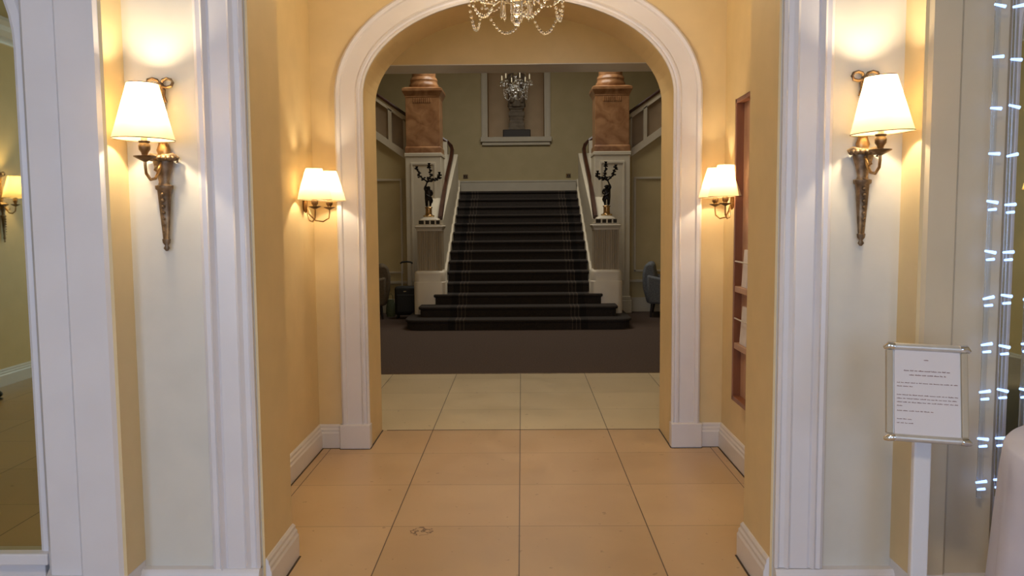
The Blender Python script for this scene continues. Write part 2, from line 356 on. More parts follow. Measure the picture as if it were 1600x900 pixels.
struct(MB().box(NX0-0.14, NX1+0.14, 16.20, 16.30, 2.965, 3.06).box(NX0-0.11, NX1+0.11, 16.24, 16.3, 2.90, 2.965).build('trim_5', M['hallwhite'], bevel=0.008))
# hall ceiling with an unseen roof light added to suit the hall fill
hc = MB().box(-4.2, 4.2, 7.55, 10.7, 5.2, 5.3).box(-4.2, 4.2, 12.9, 16.4, 5.2, 5.3).box(-4.2, -1.3, 10.7, 12.9, 5.2, 5.3).box(1.3, 4.2, 10.7, 12.9, 5.2, 5.3)
struct(hc.build('ceiling.002', M['ceil']))
rl = MB()
for x in (-1.3, -0.45, 0.4, 1.25): rl.box(x, x+0.05, 10.7, 12.9, 5.2, 5.28)
for y in (10.7, 11.77, 12.85): rl.box(-1.3, 1.3, y, y+0.05, 5.2, 5.28)
struct(rl.build('window_1', M['white']))
# side walls under the side flights (sloping tops), panelled
def side_wall(s, name):
    X = lambda r: HX + s*r
    def poly(r0, r1, f0, f1): return [(X(r0), f0), (X(r1), f0 if f0 < 0.01 else f0+0.705*(r1-r0)), (X(r1), f1+0.705*(r1-r0)), (X(r0), f1)]
    mb = MB().prism_y([(X(1.25), 0), (X(4.1), 0), (X(4.1), 2.33+0.705*2.45), (X(1.65), 2.33), (X(1.25), 2.33)], 12.72, 12.9)
    struct(mb.build(name, M['hallwall']))
    # string, balustrade frame and rail climbing outwards
    t = thing('stair_balustrade', (X(1.7), 12.75, 2.4), ('white panelled balustrade with dark handrail climbing to the %s behind the marble column' % ('left' if s < 0 else 'right')), 'balustrade', None)
    inv = Matrix.Translation((-X(1.7), -12.75, -2.4))
    sl = lambda r, z: z + 0.705*(r-1.70)
    def band(r0, r1, za, zb, y0, y1): return [(X(r0), sl(r0, za)), (X(r1), sl(r1, za)), (X(r1), sl(r1, zb)), (X(r0), sl(r0, zb))], y0, y1
    mb = MB()
    mb.prism_y(*band(1.66, 4.0, 2.36, 2.48, 12.66, 12.88)); mb.xf(inv).build('string_moulding', M['hallwhite'], t)
    mb = MB(); mb.prism_y(*band(1.66, 4.0, 2.46, 2.98, 12.76, 12.80)); mb.xf(inv).build('infill_panel', M['infill'], t)
    mb = MB(); mb.prism_y(*band(1.66, 4.0, 2.94, 3.02, 12.72, 12.84))
    for r in (1.70, 1.93, 2.22, 2.51, 2.80, 3.09, 3.38): mb.prism_y(*band(r, r+0.055, 2.46, 2.96, 12.72, 12.84))
    mb.xf(inv).build('frame', M['hallwhite'], t)
    mb = MB(); mb.prism_y(*band(1.66, 4.0, 3.02, 3.075, 12.70, 12.86)); mb.xf(inv).build('handrail', M['rail'], t, bevel=0.012)
    # wall panel mouldings, dado and skirting
    mb = MB(); x0, x1 = sorted((X(1.79), X(2.9)))
    for z0, z1 in ((0.62, 2.05),):
        for a, b_, c, d in ((x0, x1, z0, z0+0.03), (x0, x1, z1, z1+0.03), (x0, x0+0.03, z0, z1), (x1-0.03, x1, z0, z1)): mb.box(a, b_, 12.70, 12.72, c, d)
    struct(mb.build('trim_6' if s < 0 else 'trim_7', M['hallwhite'], bevel=0.004))
    x0, x1 = sorted((X(1.66), X(4.0)))
    struct(MB().box(x0, x1, 12.685, 12.72, 0.46, 0.50).box(x0, x1, 12.69, 12.72, 0.18, 0.22).box(x0, x1, 12.68, 12.72, 0, 0.18).build('baseboard_hall_left' if s < 0 else 'baseboard_hall_right', M['hallwhite'], bevel=0.004))
side_wall(-1, 'wall_stair_left'); side_wall(1, 'wall_stair_right')

# lobby behind the viewer
struct(MB().box(-4.72, -4.6, -4.6, YF0, 0, CEIL).build('wall_lobby_left', M['wall']))
struct(MB().box(4.6, 4.72, -4.6, YF0, 0, CEIL).build('wall_lobby_right', M['wall']))
wb = MB(); xs = [-4.7, -3.15, -2.05, -0.55, 0.55, 2.05, 3.15, 4.7]
for i in range(7):
    if i % 2 == 0: wb.box(xs[i], xs[i+1], -4.6, -4.5, 0, CEIL)
    else: wb.box(xs[i], xs[i+1], -4.6, -4.5, 0, 0.7).box(xs[i], xs[i+1], -4.6, -4.5, 2.8, CEIL)
struct(wb.build('wall_lobby_back', M['wall']))
for k, (a, b_) in enumerate(((-3.15, -2.05), (-0.55, 0.55), (2.05, 3.15))):
    f = MB().box(a, a+0.05, -4.57, -4.5, 0.7, 2.8).box(b_-0.05, b_, -4.57, -4.5, 0.7, 2.8).box(a, b_, -4.57, -4.5, 0.7, 0.76).box(a, b_, -4.57, -4.5, 2.74, 2.8).box(a, b_, -4.56, -4.52, 1.72, 1.77)
    struct(f.build('window_%d' % (k+2), M['white']))
COR = [(0,0),(0.02,0),(0.03,0.03),(0.03,0.06),(0.07,0.10),(0.08,0.14),(0.12,0.17),(0.12,0.20),(0,0.20)]
def cornice(name, pts, norms):
    pp = [((p[0], p[1], 3.02), (n[0], n[1], 0), (0,0,1)) for p, n in zip(pts, norms)]
    struct(MB().sweep(pp, COR).build(name, M['white'], smooth=True, angle=25))
cornice('trim_8', [(-4.6, -4.5), (-4.6, 3.0)], [(1,0),(1,0)]); cornice('trim_9', [(4.6, -4.5), (4.6, 3.0)], [(-1,0),(-1,0)])
cornice('trim_10', [(-4.6, -4.5), (4.6, -4.5)], [(0,1),(0,1)])
mould_run('baseboard_lobby_left', [(-4.6, -4.5), (-4.6, 3.0)], [(1,0),(1,0)], BASE, M['white'])
mould_run('baseboard_lobby_right', [(4.6, -4.5), (4.6, 3.0)], [(-1,0),(-1,0)], BASE, M['white'])

# baseboards of vestibule: left wall then arch wall up to the casing
r2 = 1.0
mould_run('baseboard_left', [(FCX-FA+0.008, YF0+0.002), (FCX-FA+0.008, YF1+0.002), (XL, YF1+0.002)], [(1,0),(1,1),(0,1)], BASE, M['white'])
mould_run('baseboard_left.001', [(XL, YF1), (XL, YA0), (-1.14, YA0)], [(1,0),(1,-1),(0,-1)], BASE, M['white'])
mould_run('baseboard_right', [(FCX+FA-0.008, YF0+0.002), (FCX+FA-0.008, YF1+0.002), (XR, YF1+0.002)], [(-1,0),(-1,1),(0,1)], BASE, M['white'])
mould_run('baseboard_right.001', [(XR, YF1), (XR, YA0), (1.10, YA0)], [(-1,0),(-1,-1),(0,-1)], BASE, M['white'])
# dark joint where the tiles meet the skirtings
j = MB().box(XL+0.022, XL+0.030, YF1, YA0, 0, 0.002).box(XR-0.030, XR-0.022, YF1, YA0, 0, 0.002)
j.box(XL+0.022, -1.142, YA0-0.030, YA0-0.022, 0, 0.002).box(1.112, XR-0.022, YA0-0.030, YA0-0.022, 0, 0.002)
for q in (-1, 1):
    xj = ACX + q*AA; j.box(min(xj, xj-q*0.008), max(xj, xj-q*0.008), YA0-0.04, YA1, 0, 0.002)
    j.box(min(xj-q*0.004, xj+q*0.187), max(xj-q*0.004, xj+q*0.187), YA0-0.052, YA0-0.046, 0, 0.002)
    xj = FCX + q*(FA-0.03); j.box(min(xj, xj-q*0.008), max(xj, xj-q*0.008), YF0, YF1+0.02, 0, 0.002)
struct(j.build('trim_20', M['joint']))
# casings
CP = [(0,0),(0,0.018),(0.012,0.024),(0.020,0.016),(0.030,0.018),(0.040,0.028),(0.050,0.020),(0.135,0.024),(0.142,0.036),(0.160,0.040),(0.172,0.030),(0.178,0.0)]
casing('trim_11', ACX, AA, AZ, AB, YA0, CP, M['white'], z0=0.15)
struct(MB().box(ACX-AA-0.187, ACX-AA+0.004, YA0-0.046, YA0+0.03, 0, 0.155).build('trim_12', M['white'], bevel=0.006))
struct(MB().box(ACX+AA-0.004, ACX+AA+0.187, YA0-0.046, YA0+0.03, 0, 0.155).build('trim_13', M['white'], bevel=0.006))
CF = [(0,0),(0,0.020),(0.010,0.028),(0.018,0.020),(0.034,0.022),(0.046,0.034),(0.056,0.026),(0.118,0.028),(0.128,0.022),(0.140,0.040),(0.150,0.030),(0.164,0.034),(0.176,0.026),(0.184,0.0)]
casing('trim_14', FCX, FA+0.004, FZ, FB, YF0, CF, M['white'], z0=0.12)
# sconce wall returns, pilasters beside the mirrors
def pilaster(s, name, xa, xb, xc, xd, bname, pm='white'):
    # xa..xb near board, xb..xc flat board, xc..xd splayed edge down to the mirror
    poly = [(xa, 3.0), (xa, 2.855), (xa+s*0.012, 2.843), (xb-s*0.010, 2.843), (xb, 2.853), (xb+s*0.006, 2.862), (xc, 2.862), (xc+s*0.03, 2.90), (xd, 2.955), (xd, 3.0)]
    struct(MB().prism(poly, 0, CEIL).build(name, M[pm]))
    plinth = [(xa-s*0.012, 3.0), (xa-s*0.012, 2.835), (xc+s*0.01, 2.835), (xd, 2.93), (xd, 3.0)]
    struct(MB().prism(plinth, 0, 0.15).build(bname, M['white'], bevel=0.006))
pilaster(-1, 'trim_15', -1.447, -1.60, -1.715, -1.765, 'trim_16')
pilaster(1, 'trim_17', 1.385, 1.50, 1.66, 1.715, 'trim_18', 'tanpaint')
mould_run('baseboard_front_left', [(-1.447, YF0), (FCX-FA-0.004, YF0)], [(0,-1),(0,-1)], [(0,0),(0.046,0),(0.046,0.105),(0.040,0.118),(0.034,0.125),(0,0.125)], M['white'])
mould_run('baseboard_front_right', [(FCX+FA+0.004, YF0), (1.385, YF0)], [(0,-1),(0,-1)], [(0,0),(0.046,0),(0.046,0.100),(0.040,0.110),(0.034,0.118),(0,0.118)], M['white'])
struct(MB().box(-1.447, -1.435, 2.855, 3.0, 0.15, CEIL).build('wall_return_left', M['wall']))
struct(MB().box(1.373, 1.385, 2.855, 3.0, 0.15, CEIL).build('wall_return_right', M['wall']))

# ------------------------------------------------------------------ tall arched wall mirrors
def mirror(s, x0, x1, label):
    cx = (x0+x1)/2; a = abs(x1-x0)/2; zs = 2.05; b = 0.62
    t = thing('wall_mirror', (cx, 2.985, 0.18), label, 'mirror')
    inv = Matrix.Translation((-cx, -2.985, -0.18))
    pts = [(cx-a, 0.20)] + arch_curve(cx, a, zs, b, 32) + [(cx+a, 0.20)]
    MB().prism_y(pts, 2.972, 2.99).xf(inv).build('glass', M['mirror'], t)
    path = [((cx-a, 2.995, 0.18), (-1,0,0), (0,-1,0))]
    for i in range(33):
        g = PI - PI*i/32; path.append(((cx+a*math.cos(g), 2.995, zs+b*math.sin(g)), tuple(Vector((b*math.cos(g),0,a*math.sin(g))).normalized()), (0,-1,0)))
    path.append(((cx+a, 2.995, 0.18), (1,0,0), (0,-1,0)))
    MB().sweep(path, [(-0.012,0),(-0.012,0.027),(0.0,0.034),(0.028,0.030),(0.04,0.018),(0.04,0.0)]).xf(inv).build('frame', M['white'], t, smooth=True, angle=25)
    MB().box(cx-a-0.03, cx+a+0.03, 2.93, 2.995, 0.155, 0.20).xf(inv).build('sill', M['white'], t, bevel=0.006)
mirror(-1, -3.30, -1.80, 'tall arched mirror in a white frame at the left edge, reflecting a lit wall lamp')
mirror(1, 1.755, 3.20, 'tall mirror in a white frame at the right edge behind the strings of blue lights')
struct(MB().box(-4.6, -1.80, 2.965, 3.0, 0, 0.155).build('baseboard_front_left.001', M['white'], bevel=0.005))
struct(MB().box(1.715, 4.6, 2.965, 3.0, 0, 0.155).build('baseboard_front_right.001', M['white'], bevel=0.005))

# ------------------------------------------------------------------ front wall lamps (one shade each)
def rot_x(a): return Matrix.Rotation(a, 4, 'X')
def wall_lamp(s, loc, label, W, rz=0.0, shade_dx=0.0, tilt=0.0):
    """origin on the wall at the collar height; the wall is at y=0, the lamp comes out to -y; z=0 at 1.655 m"""
    t = thing('wall_lamp', loc, label, 'wall lamp', None, rz)
    p = MB()                                    # tapering quiver shaped backplate
    zs = [(-0.335,0.004),(-0.325,0.012),(-0.315,0.006),(-0.305,0.014),(-0.292,0.016),(-0.290,0.012),(-0.115,0.026),(-0.110,0.033),(-0.098,0.034),(-0.095,0.022),(-0.085,0.019),(-0.060,0.024),(-0.02,0.036),(0.0,0.040),(0.010,0.030),(0.015,0.012)]
    p.lathe([(r,z) for z,r in zs], (0,-0.022,0), 12, sy=0.55)
    for k in range(7): p.ball((0,-0.040,-0.13-0.022*k), 0.0075-0.0006*k, 8, 5)
    p.build('backplate', M['aged'], t, smooth=True, angle=50)
    c = MB()                                    # leafy collar
    for k in range(9):
        a = PI + PI*(k)/8; c.ball((0.042*math.cos(a), -0.022+0.03*math.sin(a), 0.0), 0.013, 8, 5, (1,1,0.8))
    c.tube([(-0.055,-0.02,0.004),(-0.04,-0.03,0.014),(0,-0.045,0.004),(0.04,-0.03,0.014),(0.055,-0.02,0.0),(0.05,-0.02,-0.016)], 0.006, 8)
    c.build('leaf_collar', M['aged'], t, smooth=True, angle=60)
    st = MB().lathe([(0.020,0.01),(0.026,0.03),(0.018,0.05),(0.014,0.09),(0.012,0.2),(0.010,0.25)], (0,-0.016,0), 10, sy=0.6)
    st.build('stem', M['brass'], t, smooth=True)
    bw = MB()                                   # ribbon bow at the top
    for q in (-1, 1):
        loop = [(0,-0.018,0.262)]
        for k in range(9):
            g = PI*2*k/8; loop.append((q*(0.026-0.022*math.cos(g)), -0.018-0.008*math.sin(g/2), 0.268+0.016*math.sin(g)))
        bw.tube(loop, 0.006, 6)
        bw.tube([(0,-0.018,0.262),(q*0.012,-0.016,0.245),(q*0.010,-0.016,0.225),(q*0.018,-0.016,0.20)], [0.006,0.006,0.005,0.004], 6)
    bw.ball((0,-0.022,0.262), 0.011, 8, 6); bw.build('ribbon_bow', M['aged'], t, smooth=True, angle=60)
    dx = shade_dx; yy = -0.135
    ar = MB().tube([(0,-0.035,-0.01),(0.2*dx,-0.05,-0.045),(0.5*dx,-0.075,-0.075),(0.8*dx,-0.105,-0.08),(dx,-0.13,-0.06),(dx,yy,-0.035),(dx,yy,-0.012)], 0.0055, 8)
    ar.tube([(0.1*dx,-0.05,-0.03),(0.3*dx,-0.065,-0.05),(0.3*dx,-0.085,-0.045),(0.2*dx,-0.08,-0.03)], 0.004, 6)
    ar.build('arm', M['brass'], t, smooth=True, angle=60)
    cu = MB().lathe([(0.006,-0.020),(0.020,-0.012),(0.037,-0.003),(0.038,0.0),(0.020,-0.002),(0.010,0.004),(0.012,0.012),(0.019,0.022),(0.020,0.036),(0.016,0.044),(0.019,0.048),(0.019,0.052)], (dx,yy,0), 16)
    cu.build('candle_cup', M['darkbrass'], t, smooth=True, angle=50)
    MB().lathe([(0.010,0.05),(0.010,0.115)], (dx,yy,0), 12).build('candle_sleeve', M['candle'], t, smooth=True)
    MB().lathe([(0.004,0.115),(0.011,0.125),(0.014,0.14),(0.010,0.155),(0.002,0.172)], (dx,yy,0), 12).build('bulb', M['bulb'], t, smooth=True)
    T = Matrix.Translation((dx,yy,0.155)) @ Matrix.Rotation(tilt, 4, 'Y') @ Matrix.Translation((0,0,-0.155))
    z0, z1, r0, r1 = 0.057, 0.248, 0.103, 0.051
    sh = MB().lathe([(r0,z0),(r0*0.7+r1*0.3,z0+(z1-z0)*0.3),(r0*0.4+r1*0.6,z0+(z1-z0)*0.6),(r1,z1)], (0,0,0), 48, cap=False).xf(T)
    so = sh.build('lamp_shade', M['shade'], t, smooth=True, angle=80)
    for r, z in ((r0,z0),(r1,z1)): MB().tube([(r*math.cos(2*PI*k/48), r*math.sin(2*PI*k/48), z) for k in range(49)], 0.0016, 6, cap=False).xf(T).build('rim', M['darkbrass'], so, smooth=True)
    ca = MB().tube([(0,0,0.05),(0.0,0.0,0.075)], 0.004, 6)
    for k in range(3):
        a = 2*PI*k/3; ca.tube([(0.012*math.cos(a),0.012*math.sin(a),0.118),(r1*math.cos(a),r1*math.sin(a),z1-0.004)], 0.0012, 4)
    ca.xf(T).build('shade_carrier', M['darkbrass'], so)
    bulb_light('lamp_light', (dx, yy, 0.185), W, t)
    return t
wall_lamp(-1, (-1.296, 3.0, 1.655), 'brass wall lamp with lit cream shade on the left front wall beside the arch', FRONT_W, shade_dx=-0.014, tilt=math.radians(1.5))
wall_lamp(1, (1.225, 3.0, 1.655), 'brass wall lamp with lit cream shade on the right front wall above the notice stand', FRONT_W, shade_dx=0.012, tilt=math.radians(-3))
# lamps on the lobby side walls, seen in the mirrors
wall_lamp(-1, (-4.6, -1.27, 1.60), 'brass wall lamp with lit shade seen as the reflection in the left mirror', LOBBY_W, rz=PI/2, shade_dx=0.0)
wall_lamp(1, (4.6, -1.27, 1.60), 'brass wall lamp with lit shade seen as the reflection in the right mirror', LOBBY_W, rz=-PI/2, shade_dx=0.0)

# ------------------------------------------------------------------ vestibule twin-arm lamps
def twin_lamp(s, xw, label):
    # s=+1: on the left wall reaching to +x
    t = thing('twin_arm_wall_lamp', (xw, 4.83, 1.52), label, 'wall lamp')
    p = MB().lathe([(0.003,-0.045),(0.014,-0.035),(0.020,-0.02),(0.020,0.02),(0.014,0.04),(0.009,0.07),(0.006,0.12),(0.010,0.15),(0.012,0.165),(0.003,0.18)], (s*0.014,0,0), 14, sx=0.65)
    p.build('backplate', M['brass'], t, smooth=True, angle=50)
    for nm, y in (('near', -0.17), ('far', 0.085)):
        cx = s*(0.112 if s > 0 else 0.094)
        if nm == 'far': cx = s*(0.135 if s > 0 else 0.092)
        ar = MB().tube([(s*0.025,0,-0.01),(s*0.03,0.1*y,-0.05),(0.45*cx,0.4*y,-0.088),(0.75*cx,0.7*y,-0.096),(0.97*cx,0.95*y,-0.075),(cx,y,-0.045),(cx,y,-0.02)], 0.0042, 8)
        ar.build('arm', M['brass'], t, smooth=True, angle=60)
        MB().lathe([(0.004,-0.026),(0.016,-0.020),(0.034,-0.012),(0.035,-0.009),(0.014,-0.011),(0.011,-0.004),(0.019,0.006),(0.020,0.022),(0.015,0.028)], (cx,y,0), 14).build('candle_cup', M['darkbrass'], t, smooth=True, angle=50)
        MB().lathe([(0.009,0.025),(0.009,0.075)], (cx,y,0), 10).build('candle_sleeve', M['candle'], t, smooth=True)
        MB().lathe([(0.003,0.075),(0.010,0.085),(0.012,0.10),(0.002,0.125)], (cx,y,0), 10).build('bulb', M['bulb'], t, smooth=True)
        z0, z1, r0, r1 = 0.028, 0.205, 0.097, 0.046
        so = MB().lathe([(r0,z0),(0.5*(r0+r1)+0.002,0.5*(z0+z1)),(r1,z1)], (cx,y,0), 40, cap=False).build('lamp_shade', M['shade'], t, smooth=True, angle=80)
        for r, z in ((r0,z0),(r1,z1)): MB().tube([(cx+r*math.cos(2*PI*k/40), y+r*math.sin(2*PI*k/40), z) for k in range(41)], 0.0014, 6, cap=False).build('rim', M['darkbrass'], so, smooth=True)
        bulb_light('lamp_light', (cx, y, 0.12), VEST_W, t, 0.015)
twin_lamp(1, XL, 'twin-arm brass wall lamp with two lit shades left of the white arch')
twin_lamp(-1, XR, 'twin-arm brass wall lamp with two lit shades right of the white arch')

# ------------------------------------------------------------------ crystal chandelier near the top of the picture
def swag_pts(a, b, sag, n):
    return [Vector(a).lerp(Vector(b), k/n) - Vector((0,0,sag*4*(k/n)*(1-k/n))) for k in range(n+1)]
def chandelier(loc, top, label, R=0.25, nodes=6, a0=0.0, k=1.0, cat='chandelier', lit=0.0, arms_z=0.10):
    t = thing('crystal_chandelier', loc, label, cat)
    MB().tube([(0,0,0.3*k),(0,0,top-loc[2]-0.03)], 0.006, 8).build('hanging_rod', M['brass'], t, smooth=True)
    MB().lathe([(0.05,top-loc[2]),(0.05,top-loc[2]-0.015),(0.02,top-loc[2]-0.05),(0.008,top-loc[2]-0.06)], (0,0,0), 20).build('ceiling_rose', M['brass'], t, smooth=True)
    MB().lathe([(r*k,z*k) for r,z in ((0.004,-0.10),(0.018,-0.085),(0.024,-0.065),(0.012,-0.045),(0.020,-0.03),(0.085,-0.01),(0.09,0.0),(0.03,0.01),(0.02,0.04),(0.045,0.08),(0.05,0.11),(0.02,0.15),(0.018,0.2),(0.035,0.24),(0.03,0.27),(0.01,0.30))], (0,0,0), 18).build('glass_stem', M['glass'], t, smooth=True, angle=60)
    nd = [Vector((R*math.sin(a0+2*PI*i/nodes), -R*math.cos(a0+2*PI*i/nodes), 0)) for i in range(nodes)]
    for i, p in enumerate(nd):
        top_ = p*1.12 + Vector((0,0,arms_z*k))
        MB().tube([(0,0,0.09*k), p*0.25+Vector((0,0,0.03*k)), p*0.6+Vector((0,0,0.0)), p*0.95+Vector((0,0,0.02*k)), top_], 0.006*k, 8).build('arm', M['glass'], t, smooth=True, angle=60)
        cu = MB().lathe([(0.004*k,-0.012*k),(0.045*k,0.0),(0.047*k,0.004*k),(0.012*k,0.006*k),(0.014*k,0.03*k),(0.010*k,0.032*k)], tuple(top_), 14).build('candle_cup', M['glass'], t, smooth=True, angle=50)
        MB().lathe([(0.009*k,0.03*k),(0.009*k,0.10*k)], tuple(top_), 10).build('candle_sleeve', M['candle'], cu, smooth=True)
        MB().lathe([(0.003*k,0.10*k),(0.011*k,0.115*k),(0.010*k,0.135*k),(0.001,0.165*k)], tuple(top_), 10).build('bulb', M['bulb'] if lit else M['glass'], cu, smooth=True)
        for q in range(6):
            g = 2*PI*q/6; x, y = top_.x+0.043*k*math.cos(g), top_.y+0.043*k*math.sin(g)
            MB().ball((x,y,top_.z-0.012*k), 0.0055*k, 6, 4).lathe([(0.001,-0.062*k),(0.006*k,-0.05*k),(0.004*k,-0.02*k),(0.001,-0.016*k)], (x,y,top_.z), 6).build('crystal_drop', M['glass'], cu)
        q = nd[(i+1) % nodes]
        z0 = 0.03*k; pts = swag_pts(p+Vector((0,0,z0)), q+Vector((0,0,z0)), 0.155*k if i % 2 == 0 else 0.17*k, 17)
        bd = MB()
        for j, c in enumerate(pts): bd.ball(c, (0.0062 + 0.0022*math.sin(PI*j/17))*k, 8, 5, (1,1,1.1))
        bd.tube(pts, 0.0008*k, 4).build('bead_swag', M['glass'], t, smooth=True)
        bd = MB()                                # inner strings up to the stem
        ip = swag_pts(p+Vector((0,0,z0)), p*0.15+Vector((0,0,0.09*k)), 0.09*k, 12)
        for j, c in enumerate(ip): bd.ball(c, 0.0055*k, 8, 5)
        bd.tube(ip, 0.0008*k, 4)
        bd.build('bead_swag', M['glass'], t, smooth=True)
    for i in range(10):
        g = 2*PI*i/10; x, y = 0.075*k*math.cos(g), 0.075*k*math.sin(g)
        MB().ball((x,y,-0.012*k), 0.006*k, 6, 4).lathe([(0.0015,-0.105*k),(0.007*k,-0.092*k),(0.0045*k,-0.025*k),(0.001,-0.02*k)], (x,y,0), 6).build('prism', M['glass'], t)
    MB().ball((0,0,-0.118*k), 0.018*k, 10, 8).build('ball_drop', M['glass'], t, smooth=True)
    if lit: bulb_light('chandelier_light', (0, 0, 0.33*k), lit, t, 0.12)
    return t
chandelier((-0.018, 4.2, 2.53), CEIL, 'crystal chandelier with bead swags hanging before the white arch at the top', a0=PI+math.radians(-15), lit=CHAND_W*4)
chandelier((-0.075, 12.5, 3.375), 5.2, 'small crystal chandelier hanging in the dark stair hall before the niche', R=0.19, nodes=6, a0=0.3, k=0.95, arms_z=0.13)

# ------------------------------------------------------------------ staircase
ST_Y, TR, RI, NS = 10.6, 0.30, 0.139, 14
stairs = thing('staircase', (HX, ST_Y, 0), 'wide straight staircase in dark striped carpet rising between two marble columns', 'staircase')
inv = Matrix.Translation((-HX, -ST_Y, 0))
def stair_obj(mb, name, m, **kw): return mb.xf(inv).build(name, m, stairs, **kw)
mcar = stair_mat(); 
for n_ in mcar.node_tree.nodes:      # stripes measured from the middle of the stairs
    if n_.type == 'MATH' and n_.operation == 'ADD' and abs(n_.inputs[1].default_value-0.055) < 1e-6: n_.inputs[1].default_value = 0.0
def rounded_end(hw, y0, y1, r):
    p = []
    for s in (1, -1):
        q = [(s*(hw-r+r*math.sin(PI/2*k/8)), y0+r-r*math.cos(PI/2*k/8)) for k in range(9)]
        p += (q + [(s*hw, y1)]) if s > 0 else ([(s*hw, y1)] + q[::-1])
    return [(HX+x, y) for x, y in p]
def tread(k, hw, y1, r):
    """one step: a full block with a rounded nosing"""
    y0 = ST_Y + TR*(k-1); z1 = RI*k; z0 = RI*(k-1)
    poly = rounded_end(hw, y0, y1, r)
    cx, cy = HX, y1
    mb = MB(); lay = [(0.022, z0), (0.022, z1-0.045), (0.006, z1-0.040), (0.0, z1-0.028), (0.0, z1-0.014), (0.006, z1-0.004), (0.018, z1)]
    n = len(poly); vs = []
    for d, z in lay:
        for x, y in poly:
            ex = HX + (x-HX)*(1-d/hw) if abs(y-y1) > 1e-6 else HX + (x-HX)*(1-d/hw)
            vs.append((ex, y + (d if y < y1-1e-6 else 0), z))
    fs = []
    for i in range(len(lay)-1):
        for j in range(n): fs.append((i*n+j, i*n+(j+1)%n, (i+1)*n+(j+1)%n, (i+1)*n+j))
    fs.append(tuple(range(n))[::-1]); fs.append(tuple((len(lay)-1)*n+j for j in range(n)))
    mb.add(vs, fs); return mb
def hwid(k): return 1.028 + 0.045*(k-4)/10
stair_obj(tread(1, 1.50, 11.95, 0.22), 'step', mcar, smooth=True, angle=50)
stair_obj(tread(2, 1.345, 11.245, 0.10), 'step', mcar, smooth=True, angle=50)
stair_obj(tread(3, 1.165, 11.248, 0.04), 'step', mcar, smooth=True, angle=50)
for k in (2, 3): stair_obj(MB().box(HX-0.975, HX+0.975, 11.24, 11.60, RI*(k-1), RI*k), 'step', mcar)
for k in range(4, NS+1):
    y1 = ST_Y + TR*k + 0.02 if k < NS else 14.6
    stair_obj(tread(k, hwid(k), y1, 0.012), 'step', mcar, smooth=True, angle=50)
body = [(11.5, 0.0)]
for k in range(4, NS+1):
    body += [(ST_Y+TR*(k-1)+0.05, RI*(k-1)), (ST_Y+TR*(k-1)+0.05, RI*k-0.02)]
body += [(14.6, RI*NS-0.02), (14.6, 0)]
stair_obj(MB().prism_x(body, HX-1.02, HX+1.02), 'carriage', M['hallwhite'])
stair_obj(MB().box(-4.1, 4.1, 14.6, 16.3, RI*NS-0.2, RI*NS), 'landing', mcar)
for s in (-1, 1):
    X = lambda r: HX + s*r
    z = lambda y: 1.30 + (y-11.3)*0.395
    x0, x1 = sorted((X(1.06), X(1.30)))
    stair_obj(MB().prism_x([(11.62, 0.139), (14.6, 0.139), (14.6, z(14.6)), (11.62, z(11.62))], x0, x1), 'parapet', M['hallwhite'], bevel=0.012)
    x0, x1 = sorted((X(1.03), X(1.08)))     # scalloped inner string
    top = []
    for k in range(4, NS+1):
        for q in range(5):
            yy = ST_Y+TR*(k-1) + TR*q/5; top.append((yy, RI*(k-1)+RI*q/5+0.13+0.05*math.sin(PI*q/5)))
    pl = [(11.45, 0.139)] + [(y, zz) for y, zz in top if y >= 11.45] + [(14.6, RI*NS+0.2), (14.6, 0.139)]
    stair_obj(MB().prism_x(pl, x0, x1), 'stair_string', M['hallwhite'])
    zr = lambda y: z(y)+0.045
    rail = [(X(1.095), 11.60, zr(11.6)), (X(1.115), 12.1, zr(12.1)), (X(1.14), 13.0, zr(13.0)), (X(1.15), 14.2, zr(14.2)), (X(1.155), 14.52, zr(14.55)+0.03), (X(1.18), 14.66, zr(14.66)+0.07), (X(1.25), 14.72, 2.83), (X(1.36), 14.72, 2.90)]
    stair_obj(MB().sweep([(p, (1,0,0) if i < 5 else ((0.7,s*-0.7,0) if i == 5 else (0,-s*1,0)), (0,-0.37,0.93) if i < 5 else (0,0,1)) for i, p in enumerate(rail)], [(-0.032,-0.03),(0.032,-0.03),(0.036,0.0),(0.026,0.03),(-0.026,0.03),(-0.036,0.0)]), 'handrail', M['rail'], smooth=True, angle=30)
    # end post at the top, hidden behind the marble column
    x0, x1 = sorted((X(1.25), X(1.75)))
    stair_obj(MB().box(x0, x1, 14.60, 14.80, RI*NS, 2.82), 'landing_parapet', M['hallwhite'])

